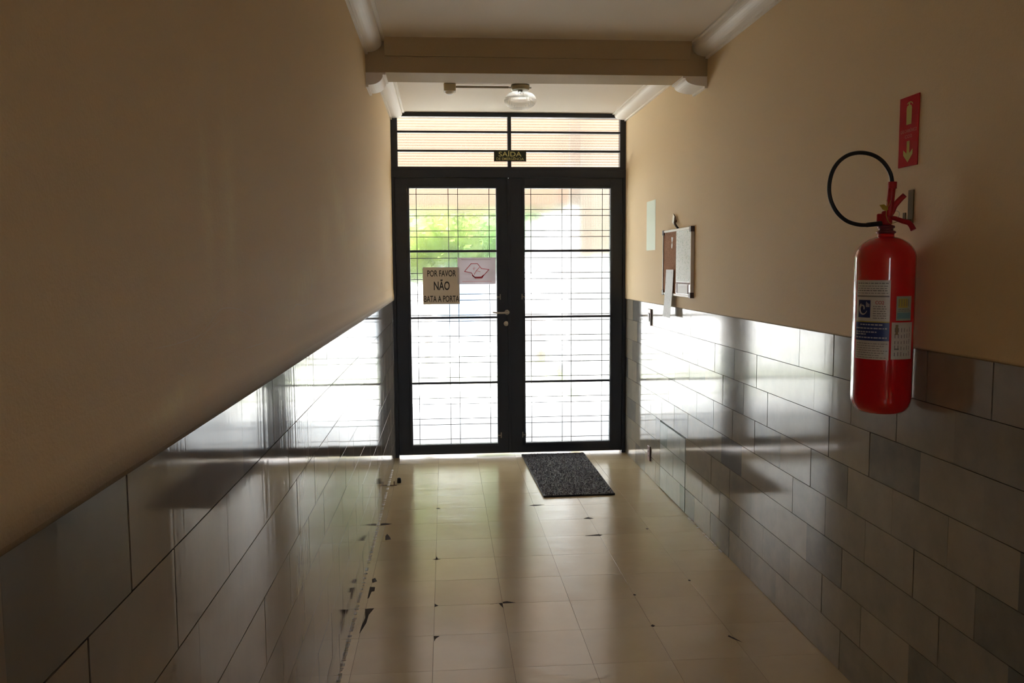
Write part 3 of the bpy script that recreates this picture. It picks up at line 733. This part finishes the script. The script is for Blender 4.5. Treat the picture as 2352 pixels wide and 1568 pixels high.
# ------------------------------------------------------------------ door mat, door stop
mt = MB(); pts = [(.597, 6.600), (1.105, 6.630-.02), (1.108, 5.372), (.629, 5.358)]
mt.prism(pts, lambda u, v, d: (u, v, d), .0008, .012)
M_mat = mat('coir_loop', (.05, .045, .05), .95, spec=.2); t = NT(M_mat)
n1 = t.noise(150, 3); t.l(t.ramp(n1, [(.42, (.045, .036, .045)), (.58, (.34, .31, .36))]), t.p.inputs['Base Color'])
mato = thing('door_mat', (.86, 5.98, 0), 'dark grey speckled door mat lying in front of the right door leaf', 'door mat')
mt.build('backing', [mat('mat_rubber', (.012, .011, .012), .7)], mato, bevel=.003)
pl = MB(); rr = random.Random(8)
for i in range(6200):                              # short stiff loops on the mat
    u, v = rr.random(), rr.random()
    a = Vector(pts[0]).lerp(Vector(pts[3]), v); b = Vector(pts[1]).lerp(Vector(pts[2]), v); p = a.lerp(b, .015+.97*u)
    an = rr.uniform(0, PI); s = rr.uniform(.003, .006); h = rr.uniform(.002, .006); dx, dy = s*math.cos(an), s*math.sin(an)
    vs = [pl.b.verts.new(q) for q in ((p.x-dx, p.y-dy, .0119), (p.x+dx, p.y+dy, .0119), (p.x-dy*.5, p.y+dx*.5, .0119), (p.x, p.y, .012+h))]
    for q in ((0, 1, 3), (1, 2, 3), (2, 0, 3)): pl.b.faces.new([vs[k] for k in q])
o = pl.build('pile', [M_mat], mato); o['kind'] = 'stuff'
ds = thing('door_stop', (-.345, 5.82, 0), 'small black rubber door stop on the floor near the left wall', 'door stop')
m = MB(); m.lathe([(0, .0003), (.014, .0003), (.015, .010), (.013, .032), (.009, .036), (0, .037)], 24, Matrix.Translation((-.338, 5.84, 0))); m.build('bumper', [mat('stop_rubber', (.012, .010, .010), .6)], ds)
m = MB(); m.box(-.398, -.350, 5.765, 5.779, .0004, .004); m.box(-.372, -.366, 5.766, 5.778, .004, .030); m.build('foot', [mat('stop_brown', (.16, .08, .03), .6)], ds, bevel=.001)

# ------------------------------------------------------------------ outside
M_conc = mat('outside_concrete', (.56, .56, .58), .85); t = NT(M_conc); t.l(t.ramp(t.noise(.9, 5), [(.3, (.50, .50, .53)), (.7, (.62, .61, .60))]), t.p.inputs['Base Color'])
g = MB(); g.box(-25, 25, D+.1005, 60, -.30, -.012); o = struct(g.build('floor_outside', [M_conc])); o.name = 'trim_10'
# the building's own front
fw = MB()
for q in rect_minus((-6, 7, -.2, 3.4), [(XL-.215, XR+.215, -.5, ZC+.149)]): fw.box(q[0], q[1], D-.08, D+.14, q[2], q[3])
struct(fw.build('wall_front', [mat('front_render', (.70, .62, .50), .9)]))
# low house opposite with an orange fascia
hs = thing('opposite_house', (1, 18, 0), 'plain white house across the yard beyond the peach beam', 'house')
m = MB(); m.box(-7, 10, 18, 23, -.012, 5.0); m.build('wall', [mat('house_white', (.58, .57, .58), .9)], hs)
m = MB(); m.box(-7.6, 10.6, 17.6, 23.5, 5.005, 5.2); m.build('eaves', [mat('eaves_brown', (.20, .14, .10), .8)], hs)
m = MB()
m.prism([(17.3, 5.2), (23.6, 5.2), (20.4, 6.4)], lambda u, v, d: (d, u, v), -7.7, 10.7)
m.build('roof', [mat('terracotta_roof', (.30, .13, .06), .8)], hs)
gb = thing('yard_beam', (1, 10.6, 0), 'deep peach painted beam spanning the yard, seen through the transom and the top of the glass', 'beam')
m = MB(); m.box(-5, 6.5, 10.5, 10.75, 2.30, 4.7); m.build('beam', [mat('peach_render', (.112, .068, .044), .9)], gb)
m = MB(); m.box(-5, 6.5, 10.47, 10.78, 2.19, 2.2995); m.build('soffit_shade_band', [mat('soffit_shade_brown', (.060, .045, .030), .9)], gb)  # shade along the beam's lower edge, put in as a brown band
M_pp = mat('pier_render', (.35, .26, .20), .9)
for x in (-4.9, 6.2):
    m = MB(); m.box(x, x+.2, 10.5, 10.75, -.012, 2.189); m.build('pier', [M_pp], gb)
gt = thing('yard_gate', (.36, 17.9, 0), 'light blue metal gate against the house across the yard', 'gate')
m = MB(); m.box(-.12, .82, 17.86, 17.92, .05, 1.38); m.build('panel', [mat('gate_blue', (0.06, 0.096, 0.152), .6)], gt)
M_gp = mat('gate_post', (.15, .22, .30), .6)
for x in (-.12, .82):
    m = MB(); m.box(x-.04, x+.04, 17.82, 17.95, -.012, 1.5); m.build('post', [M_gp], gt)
po_ = MB(); po_.box(-5, 6.5, D+.145, 7.9, 2.95, 3.10)
struct(po_.build('trim_11', [mat('porch_soffit', (.50, .36, .24), .9)]))
# hedge and tree
def leaf_mat(n, a, b):
    m_ = mat(n, a, .6); t = NT(m_); t.l(t.ramp(t.noise(3, 4), [(.35, a), (.65, b)]), t.p.inputs['Base Color'])
    return m_
M_leaf = leaf_mat('leaves', (.060, .125, .010), (.140, .185, .026))
M_leaf2 = leaf_mat('leaves_dark', (.022, .080, .008), (.045, .110, .014))
def bush(name, x, y, blobs, n, ml, label, seed, trunk=None):
    r = random.Random(seed); t = thing(name, (x, y, -.012), label, 'shrub')
    m = MB()
    for i in range(n):
        bx, by, bz, rx, ry, rz = r.choice(blobs)
        d = Vector((r.gauss(0, 1), r.gauss(0, 1), r.gauss(0, 1))).normalized()*r.uniform(.75, 1.0)
        p = Vector((bx+d.x*rx, by+d.y*ry, bz+d.z*rz)); s = r.uniform(.04, .085)
        A = Vector((r.gauss(0, 1), r.gauss(0, 1), r.gauss(0, 1))).normalized(); B = A.orthogonal().normalized()
        m.quad([p-A*s, p-B*s*.5, p+A*s, p+B*s*.5])
    for bx, by, bz, rx, ry, rz in blobs:
        q = bmesh.ops.create_icosphere(m.b, subdivisions=3, radius=1, matrix=Matrix.Translation((bx, by, bz)) @ Matrix.Diagonal((rx*.88, ry*.88, rz*.88, 1)))
    m.build('foliage', [ml], t, fix=False)
    m = MB(); m.cyl((x, y, -.012), (x, y, blobs[0][2]), .06, 10); m.build('trunk', [mat(name+'_bark', (.18, .12, .07), .9)], t)
bush('garden_shrub', -.25, 12.5, [(-.35, 12.5, 1.95, .75, .6, .55), (.15, 12.6, 1.9, .5, .5, .5), (-.55, 12.4, 1.6, .5, .5, .4), (-.2, 12.9, 3.1, 1.1, .7, .9)], 3600, M_leaf, 'bright green bushy shrub seen through the left door glass', 1)
bush('garden_tree', 1.05, 14.6, [(.95, 14.6, 2.05, .62, .5, .62), (1.40, 14.7, 2.2, .38, .4, .5), (.85, 14.5, 1.6, .35, .4, .3), (.8, 14.8, 3.3, .9, .7, 1.0)], 3200, M_leaf2, 'darker green tree seen behind the middle of the door', 2)
gs = MB(); gs.box(-5, 6, 10.9, 12.3, -.0118, .02)
rg = random.Random(6)
for i in range(5000):
    x, y = rg.uniform(-2, 3.5), rg.uniform(10.9, 12.3); s = .012; h = rg.uniform(.03, .09)
    gs.b.faces.new([gs.b.verts.new(p) for p in ((x-s, y, .02), (x+s, y, .02), (x+rg.uniform(-.02, .02), y+rg.uniform(-.02, .02), .02+h))])
o = gs.build('lawn', [mat('grass_green', (.14, .19, .05), .9)], fix=False); tag(o, 'strip of yellowish grass crossing the yard outside', 'grass'); o['kind'] = 'stuff'
pt = thing('brick_planter', (1.32, 12.6, 0), 'peach coloured brick planter on the yard behind the right glass', 'planter')
m = MB(); m.box(1.17, 1.50, 12.45, 12.8, -.012, .78); m.build('box', [mat('peach_brick', (.24, .14, .085), .9)], pt, bevel=.02)
m = MB(); m.box(1.14, 1.53, 12.42, 12.83, .78, .85); m.build('rim', [mat('peach_rim', (.25, .16, .10), .9)], pt, bevel=.01)
ps = thing('porch_post', (1.375, 8.8, 0), 'grey beige post standing outside behind the right glass', 'post')
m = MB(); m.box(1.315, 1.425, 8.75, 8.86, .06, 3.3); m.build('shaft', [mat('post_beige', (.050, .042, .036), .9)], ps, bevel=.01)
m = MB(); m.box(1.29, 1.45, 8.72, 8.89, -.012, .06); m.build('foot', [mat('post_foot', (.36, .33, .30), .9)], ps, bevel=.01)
gw = thing('garden_wall', (3, 9.8, 0), 'two-tone rendered garden wall, beige over white, at the right edge of the yard', 'wall')
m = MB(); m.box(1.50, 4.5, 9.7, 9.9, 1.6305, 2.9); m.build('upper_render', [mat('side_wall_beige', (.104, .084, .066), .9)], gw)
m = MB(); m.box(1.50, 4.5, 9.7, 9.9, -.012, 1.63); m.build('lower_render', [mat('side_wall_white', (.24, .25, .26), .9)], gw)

# ------------------------------------------------------------------ light
w = bpy.data.worlds.new('sky'); S.world = w; w.use_nodes = True
nt = w.node_tree; bg = nt.nodes['Background']; bg.inputs['Color'].default_value = (.82, .91, 1.0, 1); bg.inputs['Strength'].default_value = 6.0
sun = bpy.data.lights.new('sun', 'SUN'); sun.energy = 32; sun.angle = .02; sun.color = (1, .94, .86)
so_ = bpy.data.objects.new('sun', sun); COL.objects.link(so_)
so_.rotation_euler = Vector((.45, .42, -1.0)).to_track_quat('-Z', 'Y').to_euler()
# portal in the doorway: gives off nothing, only guides the sampling of the real sky
for (n_, x, z, sx, sz, y, rot) in (('door_portal', .52, 1.36, 1.84, 2.70, D+.16, -PI/2), ):
    pl_ = bpy.data.lights.new(n_, 'AREA'); pl_.shape = 'RECTANGLE'; pl_.size = sx; pl_.size_y = sz; pl_.cycles.is_portal = True
    po = bpy.data.objects.new(n_, pl_); COL.objects.link(po); po.location = (x, y, z); po.rotation_euler = (rot, 0, 0)

# ------------------------------------------------------------------ camera
f_px, yaw, pitch, roll, H = 1924.07, .0797, .0884, -.0064, 1.5084
fw_ = Vector((math.sin(yaw)*math.cos(pitch), math.cos(yaw)*math.cos(pitch), -math.sin(pitch)))
r_ = Vector((math.cos(yaw), -math.sin(yaw), 0)); u_ = r_.cross(fw_)
r2 = r_*math.cos(roll)+u_*math.sin(roll); u2 = -r_*math.sin(roll)+u_*math.cos(roll)
cam = bpy.data.cameras.new('camera'); co = bpy.data.objects.new('camera', cam); COL.objects.link(co)
cam.sensor_width = 36; cam.lens = 36*f_px/2352; cam.clip_start = .02; cam.clip_end = 200
Mx = Matrix.Identity(4)
for i in range(3): Mx[i][0], Mx[i][1], Mx[i][2] = r2[i], u2[i], -fw_[i]
Mx[2][3] = H; co.matrix_world = Mx; S.camera = co

S.view_settings.view_transform = 'Standard'; S.view_settings.look = 'None'; S.view_settings.gamma = 1; S.view_settings.use_curve_mapping = False
S.view_settings.exposure = 0.95
cy = S.cycles
cy.use_denoising = True
cy.use_adaptive_sampling = True; cy.adaptive_threshold = .03
try: cy.denoiser = 'OPENIMAGEDENOISE'
except Exception: pass
cy.max_bounces = 10; cy.diffuse_bounces = 5; cy.glossy_bounces = 4; cy.transmission_bounces = 8; cy.transparent_max_bounces = 16
cy.sample_clamp_indirect = 12; cy.blur_glossy = .5; cy.caustics_reflective = True; cy.caustics_refractive = True
